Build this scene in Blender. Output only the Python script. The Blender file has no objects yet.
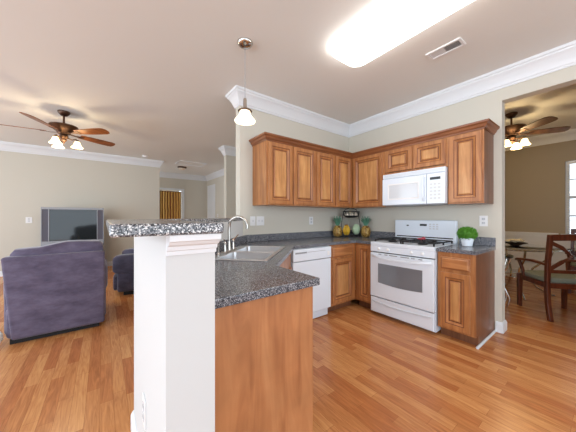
import bpy, bmesh, math, random
from mathutils import Vector, Matrix
PI = math.pi
random.seed(7)
sc = bpy.context.scene
COL = sc.collection

# ------------------------------------------------------------------ camera, world, lights, exposure
YAW = 0.645
cd = bpy.data.cameras.new('camera'); cam = bpy.data.objects.new('camera', cd); COL.objects.link(cam)
cam.location = (-3.384, -2.75, 1.237); cam.rotation_euler = (PI/2, 0, -YAW)
cd.sensor_width = 36; cd.lens = 245.07/576*36; cd.shift_y = 0.5/576; cd.clip_start = .02
sc.camera = cam
w = bpy.data.worlds.new('daylight'); sc.world = w; w.use_nodes = True
wn = w.node_tree.nodes['Background']; wn.inputs[0].default_value = (.78, .89, 1, 1); wn.inputs[1].default_value = 1.9
def area(name, loc, rot, sx, sy, e, c):
    l = bpy.data.lights.new(name, 'AREA'); l.shape = 'RECTANGLE'; l.size = sx; l.size_y = sy; l.energy = e; l.color = c
    o = bpy.data.objects.new(name, l); o.location = loc; o.rotation_euler = rot; COL.objects.link(o); return o
area('rear_fill_light', (-2.2, -5.6, 1.55), (PI/2, 0, 0), 2.4, 1.7, 22, (.80, .90, 1))  # fill lamp added behind the camera; no window is built there
area('living_window_light', (-7.6, 1.5, 1.5), (0, -PI/2, 0), 1.8, 3.0, 60, (.80, .90, 1))
area('left_fill_light', (-7.6, -2.9, 1.5), (0, -PI/2, 0), 1.8, 2.6, 85, (.80, .90, 1))  # fill lamp added at the open left side, brightens half wall and ceiling
area('hall_fill_light', (-3.5, 5.85, 1.5), (0, -PI/2, 0), 1.6, 1.0, 14, (.95, .96, 1))  # fill lamp added out of view to brighten the dim hall
def point(name, loc, e, c, r=.06):
    l = bpy.data.lights.new(name, 'POINT'); l.energy = e; l.color = c; l.shadow_soft_size = r
    o = bpy.data.objects.new(name, l); o.location = loc; COL.objects.link(o); return o
vs = sc.view_settings
vs.view_transform = 'Standard'; vs.look = 'None'; vs.gamma = 1; vs.use_curve_mapping = False; vs.exposure = 0.22

# ------------------------------------------------------------------ materials
def srgb(r, g, b):
    f = lambda v: (v/255/12.92) if v/255 <= .04045 else ((v/255+.055)/1.055)**2.4
    return (f(r), f(g), f(b), 1)
def mat(name, col, rough=.5, metal=0, spec=.5, em=None, ems=0, bump=0, bscale=200):
    m = bpy.data.materials.new(name); m.use_nodes = True; nt = m.node_tree; b = nt.nodes['Principled BSDF']
    b.inputs['Base Color'].default_value = col; b.inputs['Roughness'].default_value = rough
    b.inputs['Metallic'].default_value = metal; b.inputs['Specular IOR Level'].default_value = spec
    if em: b.inputs['Emission Color'].default_value = em; b.inputs['Emission Strength'].default_value = ems
    tc = nt.nodes.new('ShaderNodeTexCoord'); n = nt.nodes.new('ShaderNodeTexNoise'); n.inputs['Scale'].default_value = bscale
    nt.links.new(tc.outputs['Object'], n.inputs['Vector'])
    if bump:
        bp = nt.nodes.new('ShaderNodeBump'); bp.inputs['Strength'].default_value = bump; bp.inputs['Distance'].default_value = .002
        nt.links.new(n.outputs['Fac'], bp.inputs['Height']); nt.links.new(bp.outputs[0], b.inputs['Normal'])
    else:
        mr = nt.nodes.new('ShaderNodeMapRange'); mr.inputs['To Min'].default_value = max(0, rough-.03); mr.inputs['To Max'].default_value = min(1, rough+.03)
        nt.links.new(n.outputs['Fac'], mr.inputs['Value']); nt.links.new(mr.outputs[0], b.inputs['Roughness'])
    return m
def ramp(nt, stops):
    r = nt.nodes.new('ShaderNodeValToRGB'); e = r.color_ramp.elements
    e[0].position, e[0].color = stops[0]; e[1].position, e[1].color = stops[-1]
    for p, c in stops[1:-1]: k = e.new(p); k.color = c
    return r
def wood(name, dark, mid, light, stretch=(1, 1, .07), scale=22, rough=.35, big=1.5):
    m = bpy.data.materials.new(name); m.use_nodes = True; nt = m.node_tree; b = nt.nodes['Principled BSDF']
    tc = nt.nodes.new('ShaderNodeTexCoord'); mp = nt.nodes.new('ShaderNodeMapping'); mp.inputs['Scale'].default_value = stretch
    nt.links.new(tc.outputs['Object'], mp.inputs['Vector'])
    n = nt.nodes.new('ShaderNodeTexNoise'); n.inputs['Scale'].default_value = scale; n.inputs['Detail'].default_value = 6; n.inputs['Distortion'].default_value = 1.2
    nt.links.new(mp.outputs[0], n.inputs['Vector'])
    r = ramp(nt, [(.25, dark), (.5, mid), (.78, light)]); nt.links.new(n.outputs['Fac'], r.inputs[0])
    n2 = nt.nodes.new('ShaderNodeTexNoise'); n2.inputs['Scale'].default_value = big*3; n2.inputs['Detail'].default_value = 3
    nt.links.new(tc.outputs['Object'], n2.inputs['Vector'])
    mx = nt.nodes.new('ShaderNodeMixRGB'); mx.blend_type = 'OVERLAY'; mx.inputs[0].default_value = .35
    nt.links.new(r.outputs[0], mx.inputs[1]); nt.links.new(n2.outputs['Fac'], mx.inputs[2])
    nt.links.new(mx.outputs[0], b.inputs['Base Color']); b.inputs['Roughness'].default_value = rough
    return m
def floor_mat():
    m = bpy.data.materials.new('laminate_planks'); m.use_nodes = True; nt = m.node_tree; b = nt.nodes['Principled BSDF']
    tc = nt.nodes.new('ShaderNodeTexCoord'); sp = nt.nodes.new('ShaderNodeSeparateXYZ'); cb = nt.nodes.new('ShaderNodeCombineXYZ')
    nt.links.new(tc.outputs['Object'], sp.inputs[0]); nt.links.new(sp.outputs['Y'], cb.inputs['X']); nt.links.new(sp.outputs['X'], cb.inputs['Y'])
    br = nt.nodes.new('ShaderNodeTexBrick'); br.offset = .37; br.offset_frequency = 2; br.squash = 1.25; br.squash_frequency = 3
    for k, v in (('Scale', 1), ('Mortar Size', .0008), ('Mortar Smooth', .2), ('Bias', -.05), ('Brick Width', .52), ('Row Height', .074)): br.inputs[k].default_value = v
    br.inputs['Color1'].default_value = srgb(208, 148, 92); br.inputs['Color2'].default_value = srgb(176, 106, 60); br.inputs['Mortar'].default_value = srgb(150, 90, 50)
    nt.links.new(cb.outputs[0], br.inputs['Vector'])
    mp = nt.nodes.new('ShaderNodeMapping'); mp.inputs['Scale'].default_value = (16, 1.3, 1); nt.links.new(tc.outputs['Object'], mp.inputs['Vector'])
    n = nt.nodes.new('ShaderNodeTexNoise'); n.inputs['Scale'].default_value = 2.5; n.inputs['Detail'].default_value = 6; n.inputs['Distortion'].default_value = 2
    nt.links.new(mp.outputs[0], n.inputs['Vector'])
    r = ramp(nt, [(.3, (.30, .27, .25, 1)), (.7, (.66, .66, .66, 1))]); nt.links.new(n.outputs['Fac'], r.inputs[0])
    mx = nt.nodes.new('ShaderNodeMixRGB'); mx.blend_type = 'OVERLAY'; mx.inputs[0].default_value = .6
    nt.links.new(br.outputs['Color'], mx.inputs[1]); nt.links.new(r.outputs[0], mx.inputs[2])
    nt.links.new(mx.outputs[0], b.inputs['Base Color']); b.inputs['Roughness'].default_value = .27; b.inputs['Specular IOR Level'].default_value = .5
    return m
def granite(name, dark, mid, light, s=260):
    m = bpy.data.materials.new(name); m.use_nodes = True; nt = m.node_tree; b = nt.nodes['Principled BSDF']
    tc = nt.nodes.new('ShaderNodeTexCoord')
    v = nt.nodes.new('ShaderNodeTexVoronoi'); v.inputs['Scale'].default_value = s; nt.links.new(tc.outputs['Object'], v.inputs['Vector'])
    bw = nt.nodes.new('ShaderNodeSeparateColor'); nt.links.new(v.outputs['Color'], bw.inputs[0])
    r = ramp(nt, [(.0, dark), (.38, dark), (.45, mid), (.74, mid), (.84, light), (1, light)]); nt.links.new(bw.outputs[0], r.inputs[0])
    nt.links.new(r.outputs[0], b.inputs['Base Color']); b.inputs['Roughness'].default_value = .22; b.inputs['Specular IOR Level'].default_value = .5
    return m
def curtain_mat():
    m = bpy.data.materials.new('striped_gold_cloth'); m.use_nodes = True; nt = m.node_tree; b = nt.nodes['Principled BSDF']
    tc = nt.nodes.new('ShaderNodeTexCoord'); wv = nt.nodes.new('ShaderNodeTexWave'); wv.inputs['Scale'].default_value = 3.6; wv.inputs['Distortion'].default_value = 1.0
    nt.links.new(tc.outputs['Object'], wv.inputs['Vector'])
    r = ramp(nt, [(.15, srgb(120, 66, 28)), (.3, srgb(214, 162, 76)), (1, srgb(250, 214, 138))]); nt.links.new(wv.outputs['Fac'], r.inputs[0])
    nt.links.new(r.outputs[0], b.inputs['Base Color']); b.inputs['Roughness'].default_value = .8
    return m
def velvet(name, c1, c2):
    m = bpy.data.materials.new(name); m.use_nodes = True; nt = m.node_tree; b = nt.nodes['Principled BSDF']
    tc = nt.nodes.new('ShaderNodeTexCoord'); mp = nt.nodes.new('ShaderNodeMapping'); mp.inputs['Scale'].default_value = (1, 1, 2.2)
    nt.links.new(tc.outputs['Object'], mp.inputs['Vector'])
    n = nt.nodes.new('ShaderNodeTexNoise'); n.inputs['Scale'].default_value = 5; n.inputs['Detail'].default_value = 8; n.inputs['Roughness'].default_value = .65
    nt.links.new(mp.outputs[0], n.inputs['Vector']); r = ramp(nt, [(.3, c1), (.7, c2)]); nt.links.new(n.outputs['Fac'], r.inputs[0])
    nt.links.new(r.outputs[0], b.inputs['Base Color']); b.inputs['Roughness'].default_value = .9
    b.inputs['Sheen Weight'].default_value = .35; b.inputs['Sheen Roughness'].default_value = .4
    bp = nt.nodes.new('ShaderNodeBump'); bp.inputs['Strength'].default_value = .25; bp.inputs['Distance'].default_value = .02
    nt.links.new(n.outputs['Fac'], bp.inputs['Height']); nt.links.new(bp.outputs[0], b.inputs['Normal'])
    return m
def glass(name, col=(1, 1, 1, 1), rough=.02):
    m = bpy.data.materials.new(name); m.use_nodes = True; b = m.node_tree.nodes['Principled BSDF']
    b.inputs['Base Color'].default_value = col; b.inputs['Transmission Weight'].default_value = 1; b.inputs['Roughness'].default_value = rough; b.inputs['IOR'].default_value = 1.45
    return m
M = {}
M['wall'] = mat('beige_wall_paint', srgb(208, 203, 190), .85, bump=.05, bscale=300)
M['dwall'] = mat('tan_dining_wall_paint', srgb(170, 159, 140), .85, bump=.05, bscale=300)
M['half'] = mat('white_half_wall_paint', srgb(210, 211, 210), .7, bump=.08, bscale=260)
M['ceil'] = mat('ceiling_paint', srgb(234, 234, 230), .9, bump=.25, bscale=160)
M['trim'] = mat('white_trim_paint', srgb(228, 231, 234), .4)
M['floor'] = floor_mat()
M['cab'] = wood('maple_cabinet_wood', srgb(138, 86, 50), srgb(168, 110, 64), srgb(190, 134, 82))
M['cabp'] = wood('maple_panel_wood_lit', srgb(160, 106, 62), srgb(188, 134, 82), srgb(208, 160, 106))  # lightened maple: light reflected by the door centres put into the colour
M['cabt'] = wood('maple_molding_wood', srgb(104, 60, 34), srgb(134, 80, 46), srgb(152, 98, 60), stretch=(.07, .07, 1))
M['cabh'] = wood('maple_cabinet_wood_level_grain', srgb(142, 88, 50), srgb(172, 112, 66), srgb(194, 138, 86), stretch=(.07, .07, 1))
M['panelw'] = wood('end_panel_veneer', srgb(156, 98, 60), srgb(180, 120, 76), srgb(194, 136, 90), stretch=(1, 1, .12), scale=14, rough=.45)
M['side'] = wood('shaded_cabinet_side_wood', srgb(96, 58, 38), srgb(118, 76, 52), srgb(136, 90, 64))  # darkened maple: shade on the cabinet sides put into the wood colour
M['glaze'] = mat('dark_glaze', srgb(104, 56, 30), .4)
M['dark'] = mat('black_shadow_gap', srgb(20, 18, 18), .7)
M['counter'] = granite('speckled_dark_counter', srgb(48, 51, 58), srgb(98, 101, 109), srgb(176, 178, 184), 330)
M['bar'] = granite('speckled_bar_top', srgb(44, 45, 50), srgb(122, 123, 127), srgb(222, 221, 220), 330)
M['white'] = mat('white_enamel', srgb(228, 236, 245), .22)
M['whitem'] = mat('white_plastic', srgb(236, 236, 236), .4)
M['grey'] = mat('grey_plastic', srgb(150, 153, 158), .4)
M['lgrey'] = mat('light_grey_print', srgb(205, 207, 210), .4)
M['ovenglass'] = mat('grey_oven_glass', srgb(120, 124, 130), .08, spec=.8)
M['mwglass'] = mat('pale_microwave_glass', srgb(214, 218, 222), .1)
M['display'] = mat('dark_display', srgb(40, 44, 46), .2)
M['iron'] = mat('black_cast_iron', srgb(26, 26, 28), .5)
M['steel'] = mat('brushed_steel', srgb(228, 229, 231), .32, .92)
M['chrome'] = mat('polished_nickel', srgb(200, 196, 190), .14, 1)
M['purple'] = velvet('purple_velvet', srgb(72, 64, 84), srgb(108, 100, 122))
M['indigo'] = velvet('dark_slate_velvet', srgb(50, 48, 64), srgb(84, 82, 104))
M['silver'] = mat('silver_plastic', srgb(150, 152, 158), .4, .3)
M['speaker'] = mat('dark_speaker_cloth', srgb(92, 92, 104), .8)
M['screen'] = mat('black_screen_glass', srgb(36, 42, 44), .07, spec=.8)
M['bronze'] = mat('aged_bronze', srgb(86, 62, 48), .35, .75)
M['blade'] = wood('walnut_blade', srgb(88, 48, 20), srgb(132, 76, 34), srgb(156, 94, 44), stretch=(.3, 1, 1), scale=14, rough=.3)
M['bladed'] = wood('dark_blade', srgb(62, 40, 28), srgb(84, 58, 40), srgb(104, 76, 54), stretch=(.3, 1, 1), scale=14, rough=.4)
M['cherry'] = wood('dark_cherry_wood', srgb(58, 26, 14), srgb(90, 42, 24), srgb(114, 58, 34), rough=.3)
M['seat'] = mat('grey_green_seat_cloth', srgb(126, 130, 116), .9, bump=.3, bscale=400)
M['lens'] = mat('lit_diffuser', (1, 1, 1, 1), .4, em=(1, .975, .94, 1), ems=7)
M['shade_lit'] = mat('lit_amber_glass', srgb(255, 236, 190), .4, em=(1, .74, .38, 1), ems=3.2)
M['pend'] = mat('lit_frosted_glass', srgb(255, 246, 225), .3, em=(1, .86, .62, 1), ems=1.6)
M['green'] = mat('bright_leaf', srgb(84, 142, 40), .6)
M['dgreen'] = mat('bluish_pineapple_leaf', srgb(92, 140, 116), .6)
M['pine'] = granite('golden_pineapple_rind', srgb(110, 78, 36), srgb(176, 138, 68), srgb(214, 184, 110), 75)
M['banana'] = mat('banana_yellow', srgb(216, 172, 46), .5)
M['melon'] = mat('pale_green_rind', srgb(168, 192, 160), .5, bump=.4, bscale=60)
M['cream'] = mat('cream_ceramic', srgb(226, 214, 196), .5)
M['red'] = mat('red_silicone', srgb(190, 40, 60), .4)
M['curtain'] = curtain_mat()
M['tglass'] = glass('table_glass', (.85, .93, .92, 1))
M['pane'] = glass('window_glass')
M['petal'] = mat('cream_petal', srgb(206, 196, 168), .8)
M['paper'] = mat('crumpled_white_paper', srgb(225, 226, 222), .8, bump=.8, bscale=40)

# ------------------------------------------------------------------ mesh helpers
def finish(name, bm, m, parent=None, smooth=False, bev=0, loc=None, angle=35):
    me = bpy.data.meshes.new(name); bmesh.ops.recalc_face_normals(bm, faces=bm.faces); bm.to_mesh(me); bm.free()
    for mm in (m if isinstance(m, (list, tuple)) else [m]): me.materials.append(mm)
    o = bpy.data.objects.new(name, me); COL.objects.link(o)
    if parent: o.parent = parent
    if loc: o.location = loc
    if smooth:
        for p in me.polygons: p.use_smooth = True
        try: me.set_sharp_from_angle(angle=math.radians(angle))
        except Exception: pass
    if bev:
        b = o.modifiers.new('bevel', 'BEVEL'); b.width = bev; b.segments = 2; b.limit_method = 'ANGLE'; b.angle_limit = math.radians(40)
    return o
def box(bm, a, b, mi=0):
    vs_ = [bm.verts.new((x, y, z)) for x in (a[0], b[0]) for y in (a[1], b[1]) for z in (a[2], b[2])]
    for f in ((0,1,3,2),(4,6,7,5),(0,4,5,1),(2,3,7,6),(0,2,6,4),(1,5,7,3)):
        fc = bm.faces.new([vs_[i] for i in f]); fc.material_index = mi
    return vs_
def NB(*boxes):
    bm = bmesh.new()
    for b in boxes: box(bm, *b)
    return bm
def prism(bm, poly, z0, z1, mi=0):
    lo = [bm.verts.new((x, y, z0)) for x, y in poly]; hi = [bm.verts.new((x, y, z1)) for x, y in poly]; n = len(poly)
    bm.faces.new(lo).material_index = mi; bm.faces.new(hi).material_index = mi
    for i in range(n): bm.faces.new((lo[i], lo[(i+1) % n], hi[(i+1) % n], hi[i])).material_index = mi
def lathe(bm, prof, c=(0, 0, 0), n=28, cap=True, mi=0):
    rings = []
    for r, z in prof: rings.append([bm.verts.new((c[0]+r*math.cos(2*PI*k/n), c[1]+r*math.sin(2*PI*k/n), c[2]+z)) for k in range(n)])
    for a, b in zip(rings, rings[1:]):
        for k in range(n): bm.faces.new((a[k], a[(k+1) % n], b[(k+1) % n], b[k])).material_index = mi
    if cap:
        bm.faces.new(rings[0]).material_index = mi; bm.faces.new(rings[-1]).material_index = mi
def tube(bm, pts, r, n=10, mi=0):
    pts = [Vector(p) for p in pts]; rs = r if isinstance(r, (list, tuple)) else [r]*len(pts); rings = []; up = None
    for i, p in enumerate(pts):
        t = (pts[min(i+1, len(pts)-1)]-pts[max(i-1, 0)]).normalized()
        if up is None: up = t.cross(Vector((0, 0, 1)) if abs(t.z) < .9 else Vector((1, 0, 0))).normalized()
        up = (up - t*up.dot(t)).normalized(); s = t.cross(up)
        rings.append([bm.verts.new(p+rs[i]*(math.cos(2*PI*k/n)*up+math.sin(2*PI*k/n)*s)) for k in range(n)])
    for a, b in zip(rings, rings[1:]):
        for k in range(n): bm.faces.new((a[k], a[(k+1) % n], b[(k+1) % n], b[k])).material_index = mi
    bm.faces.new(rings[0]).material_index = mi; bm.faces.new(rings[-1]).material_index = mi
def bar(bm, pts, wd, th, side, mi=0):
    """rectangular section swept through pts; wd along 'side' vector"""
    pts = [Vector(p) for p in pts]; side = Vector(side).normalized(); rings = []
    for i, p in enumerate(pts):
        t = (pts[min(i+1, len(pts)-1)]-pts[max(i-1, 0)]).normalized(); s = (side-t*side.dot(t)).normalized(); u = t.cross(s)
        ww = wd[i] if isinstance(wd, (list, tuple)) else wd
        rings.append([bm.verts.new(p+s*a*ww/2+u*b*th/2) for a, b in ((-1, -1), (1, -1), (1, 1), (-1, 1))])
    for a, b in zip(rings, rings[1:]):
        for k in range(4): bm.faces.new((a[k], a[(k+1) % 4], b[(k+1) % 4], b[k])).material_index = mi
    bm.faces.new(rings[0]).material_index = mi; bm.faces.new(rings[-1]).material_index = mi
def sweep(bm, path, prof):
    """profile (n, z): n is offset to the right of the path direction; mitred corners"""
    path = [Vector(p) for p in path]; rings = []
    for i, p in enumerate(path):
        d0 = (p-path[i-1]).normalized() if i else None; d1 = (path[i+1]-p).normalized() if i < len(path)-1 else None
        ns = [Vector((d.y, -d.x)) for d in (d0, d1) if d is not None]
        mv = ns[0] if len(ns) == 1 else (ns[0]+ns[1])/(1+ns[0].dot(ns[1]))
        rings.append([bm.verts.new((p.x+mv.x*n, p.y+mv.y*n, z)) for n, z in prof])
    m_ = len(prof)
    for a, b in zip(rings, rings[1:]):
        for k in range(m_): bm.faces.new((a[k], a[(k+1) % m_], b[(k+1) % m_], b[k]))
    bm.faces.new(rings[0]); bm.faces.new(rings[-1])
def rbox(bm, a, b, r=.05, seg=4, bulge=0):
    t = bmesh.new(); box(t, a, b); bmesh.ops.recalc_face_normals(t, faces=t.faces)
    if bulge: bmesh.ops.subdivide_edges(t, edges=t.edges[:], cuts=6, use_grid_fill=True)
    else: bmesh.ops.bevel(t, geom=t.edges[:], offset=r, segments=seg, profile=.5, affect='EDGES')
    if bulge:
        c = (Vector(a)+Vector(b))/2; h = (Vector(b)-Vector(a))/2; m_ = min(abs(h.x), abs(h.y), abs(h.z))
        for v in t.verts:
            q = Vector([(v.co[i]-c[i])/h[i] for i in range(3)])
            p6 = (abs(q.x)**4+abs(q.y)**4+abs(q.z)**4)**.25; mx_ = max(abs(q.x), abs(q.y), abs(q.z), 1e-6)
            p6 = (abs(q.x)**6+abs(q.y)**6+abs(q.z)**6)**(1/6); q = q*(mx_/p6); v.co = c+Vector([q[i]*h[i] for i in range(3)])
            k = 1+bulge*(1-min(1, q.length/1.7)); 
    me = bpy.data.meshes.new('tmp'); t.to_mesh(me); t.free(); bm.from_mesh(me); bpy.data.meshes.remove(me)
def blob(bm, c, s, sub=3, rot=None, mi=0):
    t = bmesh.new(); bmesh.ops.create_icosphere(t, subdivisions=sub, radius=1)
    mtx = Matrix.Translation(c) @ (rot.to_4x4() if rot else Matrix.Identity(4)) @ Matrix.Diagonal((*s, 1))
    bmesh.ops.transform(t, matrix=mtx, verts=t.verts)
    for f in t.faces: f.material_index = mi
    me = bpy.data.meshes.new('tmp'); t.to_mesh(me); t.free(); bm.from_mesh(me); bpy.data.meshes.remove(me)
def tag(o, label, cat, group=None):
    o['label'] = label; o['category'] = cat
    if group: o['group'] = group
    return o
def thing(name, label, cat, loc=(0, 0, 0), rz=0, group=None):
    o = bpy.data.objects.new(name, None); COL.objects.link(o); o.location = loc; o.rotation_euler = (0, 0, rz); o.empty_display_size = .1
    return tag(o, label, cat, group)
def struct(name, bm, m, **k):
    o = finish(name, bm, m, **k); o['kind'] = 'structure'; return o
def copy_tree(o, parent=None):
    c = o.copy(); COL.objects.link(c)
    if parent: c.parent = parent
    for ch in list(o.children): copy_tree(ch, c)
    return c

# ------------------------------------------------------------------ the setting
HC = 2.775; T = .12
struct('floor', NB(((-8, -6, -.1), (5, 8, 0))), M['floor'])
struct('ceiling', NB(((-8, -6, HC), (5, 8, HC+.1))), M['ceil'])
struct('wall_kitchen_back', NB(((-2.05, 0, 0), (T, T, HC))), M['wall'])
bm = bmesh.new()
OP = -2.035; OE = -3.0; OZ = 2.47  # OE: unseen far side of the opening, pulled in to darken the dining room
box(bm, (0, OP, 0), (T, 0, HC)); box(bm, (0, OE, OZ), (T, OP, HC)); box(bm, (0, -6, 0), (T, OE, HC))
struct('wall_kitchen_right', bm, M['wall'])
struct('wall_stair', NB(((-1.22, 2.4, 0), (T, 2.52, HC)), ((0, T, 0), (T, 2.4, HC))), M['wall'])
struct('wall_hall_right', NB(((-.2, 2.52, 0), (-.08, 6.82, HC))), M['wall'])
struct('wall_hall_far', NB(((-1.10, 6.7, 0), (-.2, 6.82, HC)), ((-1.85, 6.7, 2.17), (-1.10, 6.82, HC)), ((-3.6, 6.7, 0), (-1.85, 6.82, HC)), ((-1.9, 7.6, 0), (-1.0, 7.7, HC))), M['wall'])
struct('wall_living_far', NB(((-8, 4.85, 0), (-2.14, 4.97, HC))), M['wall'])
struct('wall_hall_left', NB(((-3.7, 4.97, 0), (-3.58, 6.82, HC))), M['wall'])
WY0, WY1, WZ0, WZ1 = -3.35, -2.22, .92, 2.24
struct('wall_dining_far', NB(((3.3, -6, 0), (3.42, WY0, HC)), ((3.3, WY1, 0), (3.42, -.78, HC)), ((3.3, WY0, 0), (3.42, WY1, WZ0)), ((3.3, WY0, WZ1), (3.42, WY1, HC))), M['dwall'])
struct('wall_dining_near_unseen', NB(((T, -4.72, 0), (3.3, -4.6, HC))), M['dwall'])  # out-of-view wall added to keep daylight out and darken the dining room
struct('wall_dining_side', NB(((T, -.9, 0), (3.3, -.78, HC))), M['dwall'])
# half wall that carries the bar
half = [(-3.243, -1.987), (-3.101, -1.987), (-3.101, -1.13), (-2.052, -.081), (-2.052, .12), (-3.243, -1.073)]
bm = bmesh.new(); prism(bm, half, 0, 1.186); struct('wall_half', bm, M['half'])
crown = [(0, HC-.178), (.012, HC-.178), (.014, HC-.158), (.022, HC-.152), (.026, HC-.135), (.036, HC-.110), (.052, HC-.078), (.068, HC-.055), (.080, HC-.045), (.084, HC-.030), (.095, HC-.026), (.097, HC), (0, HC)]
def crown_run(i, path): 
    bm = bmesh.new(); sweep(bm, path, crown); struct('trim_%d' % i, bm, M['trim'], smooth=True, angle=25)
crown_run(1, [(0, .12), (-2.05, .12), (-2.05, 0), (0, 0), (0, -5.9)])
crown_run(2, [(-7.9, 4.85), (-2.14, 4.85), (-2.14, 4.97), (-3.5, 4.97)])
crown_run(3, [(-3.4, 6.7), (-.2, 6.7), (-.2, 2.52), (-1.22, 2.52), (-1.22, 2.4), (0, 2.4)])
crown_run(4, [(T, -5.9), (T, -.9), (3.3, -.9), (3.3, -5.9)])
base = [(0, 0), (.016, 0), (.016, .085), (.010, .10), (.004, .11), (0, .11)]
shoe = [(.016, 0), (.03, 0), (.028, .012), (.016, .02)]
def base_run(side, path, prof=base):
    bm = bmesh.new(); sweep(bm, path, prof); struct('baseboard_'+side, bm, M['trim'])
base_run('right', [(0, -1.985), (0, OP), (T, OP), (T, -.9), (3.3, -.9), (3.3, -5.9)])
base_run('living', [(-7.9, 4.85), (-2.14, 4.85), (-2.14, 4.97), (-3.5, 4.97)])
base_run('hall', [(-1.02, 6.7), (-.2, 6.7), (-.2, 6.55)])
base_run('stair', [(-.2, 5.75), (-.2, 2.52), (-1.22, 2.52), (-1.22, 2.4), (0, 2.4)])
base_run('half', [(-2.06, .12), (-3.243, -1.073), (-3.243, -1.987), (-3.101, -1.987)])
# moulding cap on the near end of the half wall
bm = bmesh.new(); sweep(bm, [(-3.101, -1.987), (-3.243, -1.987)][::-1], [(0, 1.126), (.010, 1.126), (.012, 1.138), (.020, 1.141), (.023, 1.152), (.036, 1.158), (.042, 1.166), (.052, 1.169), (.054, 1.186), (0, 1.186)])
struct('trim_5', bm, M['trim'])
# quarter round along the end cabinet
bm = bmesh.new(); tube(bm, [(-.60, -1.985, .01), (-.018, -1.985, .01)], .012, 8); struct('trim_6', bm, M['trim'])
# dining chair rail and wainscot panels
bm = bmesh.new()
box(bm, (3.285, -5.9, 0.11), (3.3, -.9, .88)); box(bm, (3.265, -5.9, .88), (3.3, WY0-.08, .93)); box(bm, (3.265, WY1+.08, .88), (3.3, -.9, .93)); 
for z in (.84, .60, .36, .16): box(bm, (3.262, -5.9, z), (3.3, -.9, z+.026))
struct('trim_7', bm, M['trim'])
# dining window
def obj_child(name, bm, m, parent, **k): return finish(name, bm, m, parent, **k)
wf = struct('window_1', NB(((3.262, WY0-.05, WZ0-.035), (3.35, WY1+.05, WZ0)),
    ((3.36, WY0, WZ0), (3.40, WY0+.05, WZ1)), ((3.36, WY1-.05, WZ0), (3.40, WY1, WZ1)), ((3.36, WY0+.05, 1.56), (3.40, WY1-.05, 1.61)),
    ((3.37, -2.80, WZ0), (3.39, -2.78, WZ1)), ((3.37, WY0, 1.24), (3.39, WY1, 1.255)), ((3.37, WY0, 1.9), (3.39, WY1, 1.915)),
    ((3.37, -2.52, WZ0), (3.39, -2.505, WZ1)), ((3.37, -3.08, WZ0), (3.39, -3.065, WZ1))), M['trim'])
obj_child('window_pane', NB(((3.379, WY0+.03, WZ0), (3.383, WY1-.03, WZ1))), M['pane'], wf)
bl = thing('window_blind', 'white slatted blind hanging in the dining room window', 'blind', (3.315, (WY0+WY1)/2, WZ1-.02))
bm = bmesh.new(); hw = (WY1-WY0)/2-.02
for k in range(40):
    z = -.06-k*.031
    vs4 = [bm.verts.new(p) for p in ((-.011, -hw, z-.004), (.011, -hw, z+.004), (.011, hw, z+.004), (-.011, hw, z-.004))]; bm.faces.new(vs4)
    vs4 = [bm.verts.new(p) for p in ((-.011, -hw, z-.006), (.011, -hw, z+.002), (.011, hw, z+.002), (-.011, hw, z-.006))]; bm.faces.new(vs4)
finish('slats', bm, M['whitem'], bl); finish('head_rail', NB(((-.02, -hw, -.04), (.02, hw, 0))), M['whitem'], bl)
# hall doorway casing, curtain and the closed hall door
struct('trim_8', NB(((-1.92, 6.68, 0), (-1.85, 6.7, 2.24)), ((-1.10, 6.68, 0), (-1.03, 6.7, 2.24)), ((-1.85, 6.68, 2.17), (-1.10, 6.7, 2.24))), M['trim'])
cu = thing('doorway_curtain', 'gold and brown striped curtain filling the hall doorway', 'curtain', (-1.475, 6.76, 2.12))
bm = bmesh.new(); N = 60; rows = []
for z in (0, -.7, -1.4, -2.08):
    rows.append([(bm.verts.new((-.36+.72*i/N, .022*math.sin(i*.95)+.008*math.sin(i*2.3), z)), bm.verts.new((-.36+.72*i/N, .022*math.sin(i*.95)+.008*math.sin(i*2.3)+.004, z))) for i in range(N+1)])
for a, b in zip(rows, rows[1:]):
    for i in range(N):
        for s in (0, 1): bm.faces.new((a[i][s], a[i+1][s], b[i+1][s], b[i][s]))
finish('cloth', bm, M['curtain'], cu, smooth=True)
bm = bmesh.new(); tube(bm, [(-.37, 0, .01), (.37, 0, .01)], .012, 8); finish('curtain_rod', bm, M['glaze'], cu)
struct('trim_9', NB(((-.22, 5.80, 0), (-.2, 5.87, 2.32)), ((-.22, 6.50, 0), (-.2, 6.57, 2.32)), ((-.22, 5.80, 2.32), (-.2, 6.57, 2.40))), M['trim'])
def nest(bm, origin, ux, uz, un, W, H, steps, mats):
    """concentric rectangles: steps (inset, height); origin lower-left"""
    o = Vector(origin); ux, uz, un = Vector(ux), Vector(uz), Vector(un); rings = []
    for ins, hh in steps:
        rings.append([bm.verts.new(o+ux*x+uz*z+un*hh) for x, z in ((ins, ins), (W-ins, ins), (W-ins, H-ins), (ins, H-ins))])
    for i, (a, b) in enumerate(zip(rings, rings[1:])):
        for k in range(4): bm.faces.new((a[k], a[(k+1) % 4], b[(k+1) % 4], b[k])).material_index = mats[i]
    bm.faces.new(rings[-1]).material_index = mats[-1]; bm.faces.new(rings[0]).material_index = 0
d1 = struct('door_1', NB(((-.215, 5.87, .01), (-.201, 6.50, 2.32))), M['trim'])
bm = bmesh.new()
for (y, z, hh) in ((5.93, .2, .8), (6.22, .2, .8), (5.93, 1.1, .75), (6.22, 1.1, .75), (5.93, 1.95, .28), (6.22, 1.95, .28)):
    nest(bm, (-.215, y, z), (0, 1, 0), (0, 0, 1), (-1, 0, 0), .22, hh, [(0, 0), (0, .004), (.02, .004), (.035, .001)], [0]*4)
obj_child('door_panels', bm, M['trim'], d1)
bm = bmesh.new(); lathe(bm, [(.0, 0), (.012, 0), (.012, .03), (.028, .04), (.028, .055), (.01, .065)], n=14)
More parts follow.
